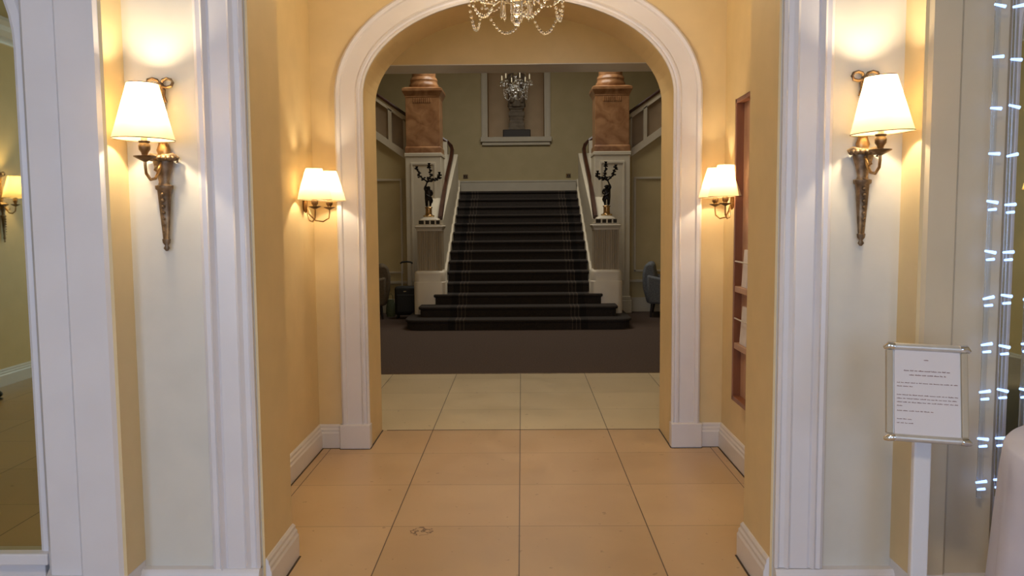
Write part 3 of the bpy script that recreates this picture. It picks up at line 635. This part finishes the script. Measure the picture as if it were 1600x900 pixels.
# newel pedestals
def pedestal(s):
    X = lambda r: HX + s*r
    t = thing('newel_pedestal', (X(1.22), 11.47, 0.139), 'white block pedestal with fluted upper part at the %s foot of the stairs' % ('left' if s < 0 else 'right'), 'pedestal')
    def rr(hx, hy, r, n=6):
        p = []
        for cx, cy, a in ((hx-r, hy-r, 0), (-hx+r, hy-r, PI/2), (-hx+r, -hy+r, PI), (hx-r, -hy+r, 1.5*PI)):
            p += [(cx+r*math.cos(a+PI/2*k/n), cy+r*math.sin(a+PI/2*k/n)) for k in range(n+1)]
        return p
    def stack(lay, r=0.05):
        mb = MB(); vs = []; fs = []; n = None
        for hx, hy, z in lay:
            p = rr(hx, hy, r); n = len(p); vs += [(x, y, z) for x, y in p]
        for i in range(len(lay)-1):
            for j in range(n): fs.append((i*n+j, i*n+(j+1)%n, (i+1)*n+(j+1)%n, (i+1)*n+j))
        fs.append(tuple(range(n))[::-1]); fs.append(tuple((len(lay)-1)*n+j for j in range(n))); return mb.add(vs, fs)
    stack([(0.222,0.222,0),(0.222,0.222,0.44),(0.218,0.218,0.447),(0.214,0.214,0.453),(0.214,0.214,0.555),(0.208,0.208,0.58),(0.19,0.19,0.598),(0.17,0.17,0.602)], 0.075).build('base_block', M['ivory'], t, smooth=True, angle=35)
    fl = []                                     # fluted shaft: a square with shallow flutes
    n = 11; h = 0.168
    for side in range(4):
        ang = side*PI/2
        for i in range(n*4):
            u = -h + 2*h*i/(n*4); d = h - 0.010*abs(math.sin(PI*i/4))
            x, y = u, -d; fl.append((x*math.cos(ang)-y*math.sin(ang), x*math.sin(ang)+y*math.cos(ang)))
    MB().prism(fl, 0.60, 1.155).build('fluted_shaft', M['flute'], t)
    stack([(0.178,0.178,1.15),(0.178,0.178,1.175),(0.195,0.195,1.195),(0.200,0.200,1.215),(0.188,0.188,1.225),(0.188,0.188,1.238)], 0.012).build('cap', M['hallwhite'], t, smooth=True, angle=35)
    # low stand of dark panes between light blocks
    gl = MB().box(-0.165, 0.165, -0.15, 0.15, 1.238, 1.243).box(-0.165, 0.165, -0.15, 0.15, 1.295, 1.302)
    for x in (-0.165, -0.075, 0.0, 0.075, 0.145): gl.box(x, x+0.02, -0.15, 0.15, 1.243, 1.295)
    go = gl.build('stand', M['hallwhite'], t)
    MB().box(-0.155, 0.155, -0.135, 0.14, 1.244, 1.294).build('dark_pane', M['screen'], go)
    stack([(0.13,0.13,1.302),(0.12,0.12,1.320),(0.09,0.09,1.335),(0.085,0.085,1.345)], 0.03).build('top_slab', M['hallwhite'], t, smooth=True, angle=35)
pedestal(-1); pedestal(1)

# bronze figures holding branching candelabra
def candelabrum(s, label):
    t = thing('bronze_candelabrum', (HX+s*1.24, 11.47, 0.139+1.345), label, 'candelabrum')
    m = 1 if s < 0 else -1
    MB().lathe([(0.075,0.0),(0.078,0.008),(0.078,0.020),(0.060,0.026)], (0,0,0), 28).build('foot_ring', M['gold'], t, smooth=True, angle=40)
    MB().lathe([(0.056,0.024),(0.050,0.034),(0.044,0.045),(0.044,0.115),(0.050,0.122),(0.056,0.130),(0.050,0.138)], (0,0,0), 20).build('drum', M['brass'], t, smooth=True, angle=40)
    # putto grown as one skinned body
    J = {'pel':(0,0,0.265,0.030),'waist':(0.004*m,0,0.300,0.026),'chest':(0.006*m,-0.004,0.345,0.032),'neck':(0.004*m,-0.004,0.378,0.014),'head':(0.0,-0.012,0.405,0.029),'crown':(-0.002*m,-0.010,0.428,0.020),
         'hl':(-0.020,0,0.255,0.024),'kl':(-0.026,-0.012,0.205,0.017),'al':(-0.020,0.004,0.155,0.010),'tl':(-0.024,-0.022,0.146,0.008),
         'hr':(0.020,0,0.255,0.024),'kr':(0.028,-0.004,0.205,0.017),'ar':(0.024,0.006,0.155,0.010),'tr':(0.028,-0.020,0.146,0.008),
         'sl':(-0.036,0,0.362,0.015),'el':(-0.056,-0.006,0.395,0.011),'wl':(-0.036,-0.006,0.440,0.008),
         'sr':(0.040,0,0.360,0.015),'er':(0.058,-0.010,0.320,0.011),'wr':(0.040,-0.026,0.290,0.008)}
    E_ = [('pel','waist'),('waist','chest'),('chest','neck'),('neck','head'),('head','crown'),('pel','hl'),('hl','kl'),('kl','al'),('al','tl'),('pel','hr'),('hr','kr'),('kr','ar'),('ar','tr'),('chest','sl'),('sl','el'),('el','wl'),('chest','sr'),('sr','er'),('er','wr')]
    ks = list(J); me = bpy.data.meshes.new('figure')
    me.from_pydata([(m*J[k][0], J[k][1], J[k][2]) for k in ks], [(ks.index(a), ks.index(b_)) for a, b_ in E_], [])
    o = bpy.data.objects.new('figure', me); C.objects.link(o); o.parent = t; me.materials.append(M['bronze'])
    sk = o.modifiers.new('skin', 'SKIN'); sk.use_smooth_shade = True
    for i, k in enumerate(ks): me.skin_vertices[0].data[i].radius = (J[k][3]*1.3, J[k][3]*1.3)
    me.skin_vertices[0].data[0].use_root = True
    ss = o.modifiers.new('sub', 'SUBSURF'); ss.levels = 1; ss.render_levels = 1
    MB().tube([(-0.03*m,-0.022,0.31),(0.0,-0.034,0.285),(0.036*m,-0.02,0.265),(0.05*m,0.006,0.225),(0.045*m,0.012,0.19)], [0.012,0.016,0.018,0.014,0.006], 8).build('drapery', M['bronze'], o, smooth=True, angle=60)
    # trunk and branches
    wide = 1.25 if s < 0 else -1.0          # the left one spreads wide, the right one leans outwards
    def P(x, z, y=0.0): return (wide*x if z > 0.495 else m*x, y, z)
    MB().tube([P(-0.034,0.15,0.022),P(-0.044,0.25,0.024),P(-0.044,0.36,0.018),P(-0.034,0.44),P(-0.012,0.49)], [0.013,0.012,0.012,0.011,0.010], 8).build('trunk', M['bronze'], t, smooth=True, angle=60)
    ends = [([P(-0.012,0.485),P(-0.055,0.53),P(-0.095,0.565),P(-0.10,0.61),P(-0.125,0.655)], P(-0.125,0.655)),
            ([P(-0.012,0.485),P(0.01,0.53),P(0.03,0.57,0.01),P(0.02,0.63),P(0.012,0.70)], P(0.012,0.70)),
            ([P(-0.012,0.485),P(0.04,0.51,-0.01),P(0.09,0.515,-0.02),P(0.125,0.54),P(0.125,0.575)], P(0.125,0.575))]
    rnd = random.Random(3)
    for pts, e in ends:
        mb = MB().tube(pts, [0.013,0.011,0.010,0.009,0.009], 6)
        for p in pts[1:]:
            for q in range(5):
                a, c = rnd.uniform(0, 2*PI), rnd.uniform(-0.02, 0.02)
                mb.ball((p[0]+0.020*math.cos(a), p[1]+0.012*math.sin(a), p[2]+c), 0.016, 6, 4, (1.1, 0.6, 0.7))
        b = mb.build('branch', M['bronze'], t, smooth=True, angle=60)
        MB().lathe([(0.004,-0.004),(0.026,0.004),(0.030,0.012),(0.010,0.010),(0.012,0.020),(0.019,0.040),(0.026,0.046),(0.012,0.046)], e, 12).build('candle_cup', M['bronze'], b, smooth=True, angle=50)
candelabrum(-1, 'black bronze cherub candelabrum on the left pedestal, branches spread widely')
candelabrum(1, 'black bronze cherub candelabrum on the right pedestal, branches stacked upright')

# marble columns on ivory piers
def column(s, side):
    X0 = HX + s*1.43; Y0 = 12.77
    t = thing('marble_column', (X0, Y0, 0), 'ochre marble column on a tall white panelled pier %s of the stairs' % side, 'column')
    h = 0.272
    MB().box(-h, h, -h, h, 0, 2.44).build('pier', M['hallwhite'], t, bevel=0.01)
    MB().box(-h-0.03, h+0.03, -h-0.02, h+0.02, 0, 0.20).box(-h-0.015, h+0.015, -h-0.012, h+0.012, 0.2, 0.26).build('pier_base', M['hallwhite'], t, bevel=0.01)
    mb = MB()
    for a, b_, c, d in ((-0.19,0.19,2.28,2.31),(-0.19,0.19,0.5,0.53),(-0.19,-0.16,0.53,2.28),(0.16,0.19,0.53,2.28)): mb.box(a, b_, -h-0.014, -h+0.002, c, d)
    mb.build('panel_moulding', M['hallwhite'], t, bevel=0.004)
    MB().box(-h-0.012, h+0.012, -h-0.012, h+0.012, 2.40, 2.455).build('pier_cap', M['hallwhite'], t, bevel=0.008)
    sq = lambda lay: [MB().add([(-a,-a,z0),(a,-a,z0),(a,a,z0),(-a,a,z0),(-b_,-b_,z1),(b_,-b_,z1),(b_,b_,z1),(-b_,b_,z1)], [(0,3,2,1),(4,5,6,7),(0,1,5,4),(1,2,6,5),(2,3,7,6),(3,0,4,7)]) for a, z0, b_, z1 in lay]
    def merged(lay):
        mb = MB()
        for q in sq(lay): mb.add(q.v, q.f)
        return mb
    merged([(0.272,2.455,0.272,2.53),(0.272,2.53,0.258,2.56),(0.256,2.56,0.256,3.30)]).build('marble_die', M['marble'], t, bevel=0.006)
    merged([(0.258,3.28,0.275,3.33),(0.275,3.33,0.30,3.375),(0.302,3.375,0.302,3.415),(0.302,3.415,0.25,3.44)]).build('marble_cornice', M['marble'], t, bevel=0.005)
    mb = MB()
    for i in range(9): mb.box(-0.135+0.031*i, -0.135+0.031*i+0.017, -0.268, -0.25, 3.205, 3.275)
    mb.build('fluted_frieze', M['marble'], t, bevel=0.004)
    MB().lathe([(0.215,3.44),(0.225,3.46),(0.225,3.50),(0.210,3.52),(0.205,3.55),(0.212,3.565),(0.200,3.60),(0.19,3.61)], (0,0,0), 36).build('column_base', M['marble'], t, smooth=True, angle=40)
    MB().lathe([(0.182,3.61),(0.182,4.9)], (0,0,0), 36).build('shaft', M['marble'], t, smooth=True, angle=40)
    MB().lathe([(0.182,4.9),(0.20,4.93),(0.19,4.96),(0.26,5.08),(0.28,5.10),(0.28,5.2)], (0,0,0), 36).build('capital', M['hallwhite'], t, smooth=True, angle=40)
column(-1, 'left'); column(1, 'right')

# landing skirting and two small sockets above it
struct(MB().box(-4.2, 4.2, 16.265, 16.3, RI*NS, 2.18).box(-4.2, 4.2, 16.255, 16.3, 2.18, 2.215).build('baseboard_back', M['hallwhite'], bevel=0.006))
for x, l in ((-1.10, 'left'), (0.93, 'right')):
    t = thing('wall_socket', (x, 16.3, 2.30), 'tiny dark socket above the landing skirting, %s of the niche' % l, 'socket')
    MB().box(-0.045, 0.045, -0.015, 0, -0.04, 0.04).build('plate', M['darkbrass'], t, bevel=0.004)
    MB().box(-0.028, -0.008, -0.018, -0.014, -0.015, 0.015).box(0.008, 0.028, -0.018, -0.014, -0.015, 0.015).build('switch', M['screen'], t)

# statue in the niche
t = thing('stone_statue', (-0.085, 16.62, NZ0), 'draped stone figure on a banded pedestal in the wall niche above the stairs', 'statue')
MB().box(-0.275, 0.275, -0.20, 0.2, 0, 0.165).build('dark_plinth', M['darkstone'], t, bevel=0.015)
MB().lathe([(0.17,0.165),(0.17,0.21),(0.155,0.225),(0.165,0.25),(0.165,0.29),(0.14,0.31),(0.135,0.36),(0.15,0.39),(0.135,0.41),(0.165,0.45),(0.165,0.51),(0.13,0.53),(0.125,0.56),(0.16,0.59),(0.16,0.615)], (0,0,0), 4, a0=PI/4, sx=1.35, sy=1.2).build('pedestal', M['stone'], t, smooth=True, angle=25)
fig = bpy.data.meshes.new('figure')
J = [(0,0,0.90,0.10),(0,0,1.05,0.09),(0,-0.01,1.20,0.115),(0,-0.01,1.31,0.045),(0.01,-0.03,1.39,0.068),(0.01,-0.02,1.45,0.05),
     (-0.08,-0.06,0.86,0.085),(-0.09,-0.20,0.84,0.07),(-0.09,-0.20,0.68,0.05),(0.08,-0.04,0.86,0.085),(0.09,-0.19,0.86,0.07),(0.10,-0.17,0.68,0.05),
     (-0.14,0,1.24,0.05),(-0.17,-0.06,1.08,0.038),(-0.08,-0.17,0.99,0.03),(0.14,0,1.24,0.05),(0.18,-0.04,1.08,0.038),(0.13,-0.14,0.96,0.03)]
Eg = [(0,1),(1,2),(2,3),(3,4),(4,5),(0,6),(6,7),(7,8),(0,9),(9,10),(10,11),(2,12),(12,13),(13,14),(2,15),(15,16),(16,17)]
fig.from_pydata([j[:3] for j in J], Eg, []); fo = bpy.data.objects.new('figure', fig); C.objects.link(fo); fo.parent = t; fig.materials.append(M['stone'])
sk = fo.modifiers.new('skin', 'SKIN'); sk.use_smooth_shade = True
for i, j in enumerate(J): fig.skin_vertices[0].data[i].radius = (j[3], j[3])
fig.skin_vertices[0].data[0].use_root = True
q = fo.modifiers.new('sub', 'SUBSURF'); q.levels = 2; q.render_levels = 2
dp = []
for k in range(40):
    a = 2*PI*k/40; dp.append((a, 0.012*math.sin(a*9)))
mb = MB(); lay = [(0.615,0.150),(0.64,0.165),(0.72,0.150),(0.82,0.150),(0.90,0.14),(0.95,0.10)]
vs = []; fs = []
for z, r in lay:
    for a, d in dp: vs.append(((r+d)*math.cos(a)*1.05, (r+d)*math.sin(a)-0.04, z))
for i in range(len(lay)-1):
    for j in range(40): fs.append((i*40+j, i*40+(j+1)%40, (i+1)*40+(j+1)%40, (i+1)*40+j))
fs.append(tuple(range(40))[::-1]); fs.append(tuple(5*40+j for j in range(40)))
mb.add(vs, fs).build('drapery', M['stone'], t, smooth=True, angle=60)

# ------------------------------------------------------------------ things in the hall
def armchair(loc, rz, m, label):
    t = thing('armchair', loc, label, 'armchair', None, rz)
    MB().box(-0.30, 0.30, -0.30, 0.24, 0.20, 0.40).build('seat', m, t, bevel=0.05, smooth=True)
    b = [(0.18,0.20),(0.30,0.20),(0.36,0.42),(0.37,0.62),(0.34,0.76),(0.28,0.80),(0.21,0.78),(0.17,0.55)]
    MB().prism_x(b, -0.31, 0.31).build('backrest', m, t, bevel=0.035, smooth=True)
    for s in (-1, 1):
        x0, x1 = sorted((s*0.27, s*0.36))
        MB().prism_x([(-0.30,0.20),(0.28,0.20),(0.30,0.62),(0.1,0.58),(-0.28,0.54),(-0.32,0.48)], x0, x1).build('armrest', m, t, bevel=0.03, smooth=True)
        for y in (-0.24, 0.22):
            MB().tube([(s*0.28, y, 0.21),(s*0.30, y*1.12, 0.0)], [0.024, 0.013], 10).build('leg', M['darkwood'], t, smooth=True)
armchair((2.18, 12.18, 0), math.radians(78), M['greychair'], 'grey upholstered armchair with dark legs right of the stairs')
armchair((-2.34, 12.12, 0), math.radians(-78), M['olivechair'], 'brown upholstered armchair at the left of the stair hall')
t = thing('trolley_suitcase', (-1.70, 12.0, 0), 'black upright trolley suitcase with raised handle beside the left pedestal', 'suitcase')
MB().box(-0.165, 0.165, -0.11, 0.11, 0.055, 0.475).build('case', M['case'], t, bevel=0.035, smooth=True)
MB().box(-0.13, 0.13, -0.128, -0.105, 0.10, 0.36).build('front_pocket', M['case'], t, bevel=0.012)
MB().box(-0.03, 0.01, -0.113, -0.108, 0.40, 0.412).build('badge', M['chrome'], t)
hd = MB().tube([(-0.075,0.07,0.44),(-0.075,0.07,0.81)], 0.008, 8).tube([(0.065,0.07,0.44),(0.065,0.07,0.81)], 0.008, 8).build('handle_tubes', M['alu'], t, smooth=True)
MB().tube([(-0.095,0.07,0.805),(-0.07,0.07,0.825),(0,0.07,0.832),(0.06,0.07,0.825),(0.085,0.07,0.805)], 0.013, 8).build('grip', M['case'], hd, smooth=True)
for x in (-0.13, 0.13):
    for y in (-0.075, 0.075):
        MB().lathe([(0.006,-0.012),(0.026,-0.010),(0.026,0.010),(0.006,0.012)], (0,0,0), 14).xf(Matrix.Translation((x,y,0.027)) @ Matrix.Rotation(PI/2, 4, 'Y')).box(x-0.008, x+0.008, y-0.012, y+0.012, 0.03, 0.07).build('wheel', M['case'], t)
t = thing('cloth_bag', (-1.97, 12.2, 0), 'small green bag on the carpet between the brown armchair and the suitcase', 'bag')
MB().lathe([(0.06,0.0),(0.075,0.05),(0.07,0.16),(0.05,0.24),(0.045,0.26)], (0,0,0), 14, sy=0.6).build('pouch', M['greenbag'], t, smooth=True)
MB().tube([(-0.035,0,0.25),(-0.03,0,0.32),(0,0,0.35),(0.03,0,0.32),(0.035,0,0.25)], 0.005, 6).build('strap', M['greenbag'], t, smooth=True)

# ------------------------------------------------------------------ wooden leaflet rack on the right vestibule wall
RY0, RY1, RZ0, RZ1 = 3.85, 4.62, 0.40, 2.08
rk = thing('leaflet_rack', (XR, (RY0+RY1)/2, RZ0), 'tall reddish wooden leaflet rack on the right vestibule wall', 'rack')
inv = Matrix.Translation((-XR, -(RY0+RY1)/2, -RZ0))
xa = XR - 0.055
MB().box(XR-0.012, XR, RY0, RY1, RZ0, RZ1).xf(inv).build('back_panel', M['woodlight'], rk)
MB().box(xa, XR, RY1-0.022, RY1, RZ0, RZ1).box(xa, XR, RY0, RY0+0.022, RZ0, RZ1).box(xa, XR, RY0, RY1, RZ1-0.022, RZ1).box(xa, XR, RY0, RY1, RZ0, RZ0+0.022).xf(inv).build('frame', M['wood'], rk, bevel=0.003)
for z in (1.035, 0.715):
    MB().box(xa+0.004, XR-0.01, RY0+0.02, RY1-0.02, z-0.022, z+0.012).xf(inv).build('shelf', M['woodlight'], rk, bevel=0.003)
for z in (1.185, 0.865):
    MB().tube([(xa+0.006, RY0+0.02, z), (xa+0.006, RY1-0.02, z)], 0.0045, 8).xf(inv).build('retaining_rod', M['alu'], rk, smooth=True)
def leaflet(y, z, w_, h_, label):
    o = MB().box(-0.006, 0.006, -w_/2, w_/2, 0, h_).build('leaflet', M['paper'], None, bevel=0.001)
    o.location = (XR-0.030, y, z+0.012); o.rotation_euler = (0, math.radians(4), 0)
    tag(o, label, 'leaflet'); return o
leaflet(4.47, 1.035, 0.10, 0.205, 'white leaflet standing on the upper shelf of the wooden wall rack')
leaflet(4.48, 0.715, 0.13, 0.21, 'white leaflet standing on the lower shelf of the wooden wall rack')

# ------------------------------------------------------------------ notice stand, right foreground
t = thing('notice_stand', (1.232, 2.50, 0), 'aluminium floor stand holding a framed white printed notice', 'notice stand', None, math.radians(0))
MB().lathe([(0.11,0),(0.11,0.008),(0.105,0.012),(0.03,0.014)], (0,0,0), 40).build('base', M['alu'], t, smooth=True, angle=30)
MB().box(-0.027, 0.027, -0.012, 0.012, 0.012, 0.78).build('post', M['postwhite'], t, bevel=0.006)
Tb = Matrix.Translation((-0.005, -0.03, 0.888)) @ Matrix.Rotation(math.radians(-9), 4, 'Z') @ Matrix.Rotation(math.radians(2.2), 4, 'Y') @ Matrix.Rotation(math.radians(-14), 4, 'X')
hw, hh = 0.107, 0.138
MB().box(-hw, hw, 0.0, 0.008, -hh, hh).xf(Tb).build('back_board', M['alu'], t)
for z in (-hh, hh):
    MB().tube([(-hw+0.006,-0.002,z),(hw-0.006,-0.002,z)], 0.0115, 12).xf(Tb).build('frame_rail', M['alu'], t, smooth=True, angle=40)
for x in (-hw, hw):
    MB().box(x-0.010, x+0.010, -0.008, 0.008, -hh+0.01, hh-0.01).xf(Tb).build('frame_side', M['sideplastic'], t, bevel=0.004)
for x in (-hw, hw):
    for z in (-hh, hh):
        sx = 1 if x > 0 else -1; sz = 1 if z > 0 else -1
        MB().tube([(x-sx*0.012,-0.006,z),(x+sx*0.004,-0.008,z+sz*0.002),(x+sx*0.016,-0.002,z-0.006)], [0.0125,0.012,0.006], 10).xf(Tb).build('corner_clip', M['chrome'], t, smooth=True, angle=50)
po = MB().box(-0.093, 0.093, -0.004, 0.0, -0.129, 0.127).xf(Tb).build('notice_sheet', M['paper'], t)
po['label'] = 'white sheet of small faded print'
rnd = random.Random(5); ik = MB()
def line(xs, xe, z, hgt=0.0024):
    x = xs
    while x < xe - 0.003:
        wl = min(rnd.uniform(0.006, 0.017), xe-x)
        y = -0.0046; k = x
        while k < x+wl-0.001:      # letters of one word
            hq = hgt*rnd.choice((0.7, 0.75, 1.15)); ik.box(k, k+0.0012, y, -0.0039, z, z+hq); k += 0.0019
        ik.box(x, x+wl, y+0.0002, -0.0039, z+0.0006, z+0.0013)
        x += wl + 0.0028
line(-0.008, 0.010, 0.098)
line(-0.066, 0.066, 0.064, 0.0032); line(-0.050, 0.054, 0.051, 0.0032)
for z, e in ((0.027, 0.088), (0.016, -0.040), (-0.010, 0.088), (-0.021, 0.088), (-0.032, 0.088), (-0.043, -0.070), (-0.058, 0.018), (-0.083, -0.042), (-0.095, -0.036)): line(-0.086, e, z)
ik.xf(Tb).build('print', M['ink'], po)

# ------------------------------------------------------------------ white draped table and the light strings at the right edge
t = thing('draped_table', (1.90, 2.22, 0), 'round table under a floor-length white cloth at the right edge', 'table')
vs = []; fs = []; n = 96
lay = [(0.02,0.752,0),(0.46,0.752,0),(0.492,0.748,0),(0.502,0.735,0.0),(0.510,0.66,0.003),(0.520,0.50,0.008),(0.532,0.30,0.013),(0.545,0.12,0.018),(0.552,0.006,0.022)]
for r, z, d in lay:
    for i in range(n):
        a = 2*PI*i/n; rr_ = r + d*math.sin(a*11) + 0.4*d*math.sin(a*17+1)
        vs.append((rr_*math.cos(a), rr_*math.sin(a), z))
for i in range(len(lay)-1):
    for j in range(n): fs.append((i*n+j, i*n+(j+1)%n, (i+1)*n+(j+1)%n, (i+1)*n+j))
fs.append(tuple(range(n))[::-1])
MB().add(vs, fs).build('tablecloth', M['cloth'], t, smooth=True, angle=70)
MB().lathe([(0.03,0.0),(0.03,0.70)], (0,0,0), 16).build('leg', M['darkwood'], t)
MB().lathe([(0.485,0.715),(0.485,0.745)], (0,0,0), 48).build('tabletop', M['darkwood'], t)
# curtain of clear strands with blue-white lights hung before the right mirror
rnd = random.Random(9)
group = 'strands of blue lights before the right mirror'
xs = [(1.598, 2.825), (1.665, 2.835), (1.735, 2.825)]
for i, (x, y) in enumerate(xs):
    t = thing('light_strand', (x, y, 3.30), ('clear strand of blue-white lights nearest the pilaster, before the right mirror', 'middle clear strand of blue-white lights before the right mirror', 'outermost clear strand of blue-white lights, at the right picture edge')[i], 'light string', group)
    MB().tube([(0,0,0),(0,0,-2.86)], 0.009, 10).build('clear_tube', M['clear'], t, smooth=True)
    for k in range(17):
        z = 2.098 + 0.168*3 - 0.162*k - 3.30 + rnd.uniform(-0.008, 0.008)
        if z < -2.85: break
        g = rnd.uniform(-0.25, 0.25); l = 0.018
        if k > 6: MB().tube([(-0.012,-0.011,z-0.027),(0.014,-0.011,z-0.025)], [0.004,0.005], 8).build('bulb', M['led'], t, smooth=True)
        MB().tube([(-l,-0.011,z-l*g),(l,-0.011,z+l*g)], [0.004,0.006], 8).build('bulb', M['led'], t, smooth=True)
t = thing('hanging_rail', (1.67, 2.83, 3.30), 'slim rail carrying the strands of blue lights before the right mirror', 'rail')
MB().box(-0.12, 0.12, -0.03, 0.03, 0.0, 0.02).build('rail_bar', M['alu'], t)
MB().tube([(0,0,0.02),(0,0,0.10)], 0.004, 6).build('hanger', M['alu'], t)

t = thing('added_ceiling_lamp', (0, 0.2, CEIL), 'unseen ceiling lamp added to warm the lobby, above and behind the viewer', 'ceiling lamp')  # added out of view to brighten jambs, casings and near floor
MB().lathe([(0.24,0.0),(0.24,-0.03),(0.22,-0.035),(0.22,0.0)], (0,0,0), 32).build('housing', M['brass'], t, smooth=True, angle=40)
MB().lathe([(0.215,-0.01),(0.21,-0.05),(0.15,-0.085),(0.02,-0.10)], (0,0,0), 32).build('diffuser', M['bulb'], t, smooth=True)
la_ = area('lobby_fill', (0, 0.2, CEIL-0.12), (0, 0, 0), 0.4, 0.4, CEIL_W, BULB); la_.data.shape = 'DISK'
# dark shoe on the lobby floor, seen in the left mirror
t = thing('shoe', (-4.35, -0.62, 0), 'dark shoe tip seen on the tiled floor in the left mirror', 'shoe', None, math.radians(20))
MB().ball((0,0,0.045), 0.05, 14, 8, (2.4, 0.85, 0.8)).build('upper', M['case'], t, smooth=True)
MB().ball((0,0,0.008), 0.05, 14, 6, (2.5, 0.95, 0.16)).build('sole', M['darkwood'], t, smooth=True)
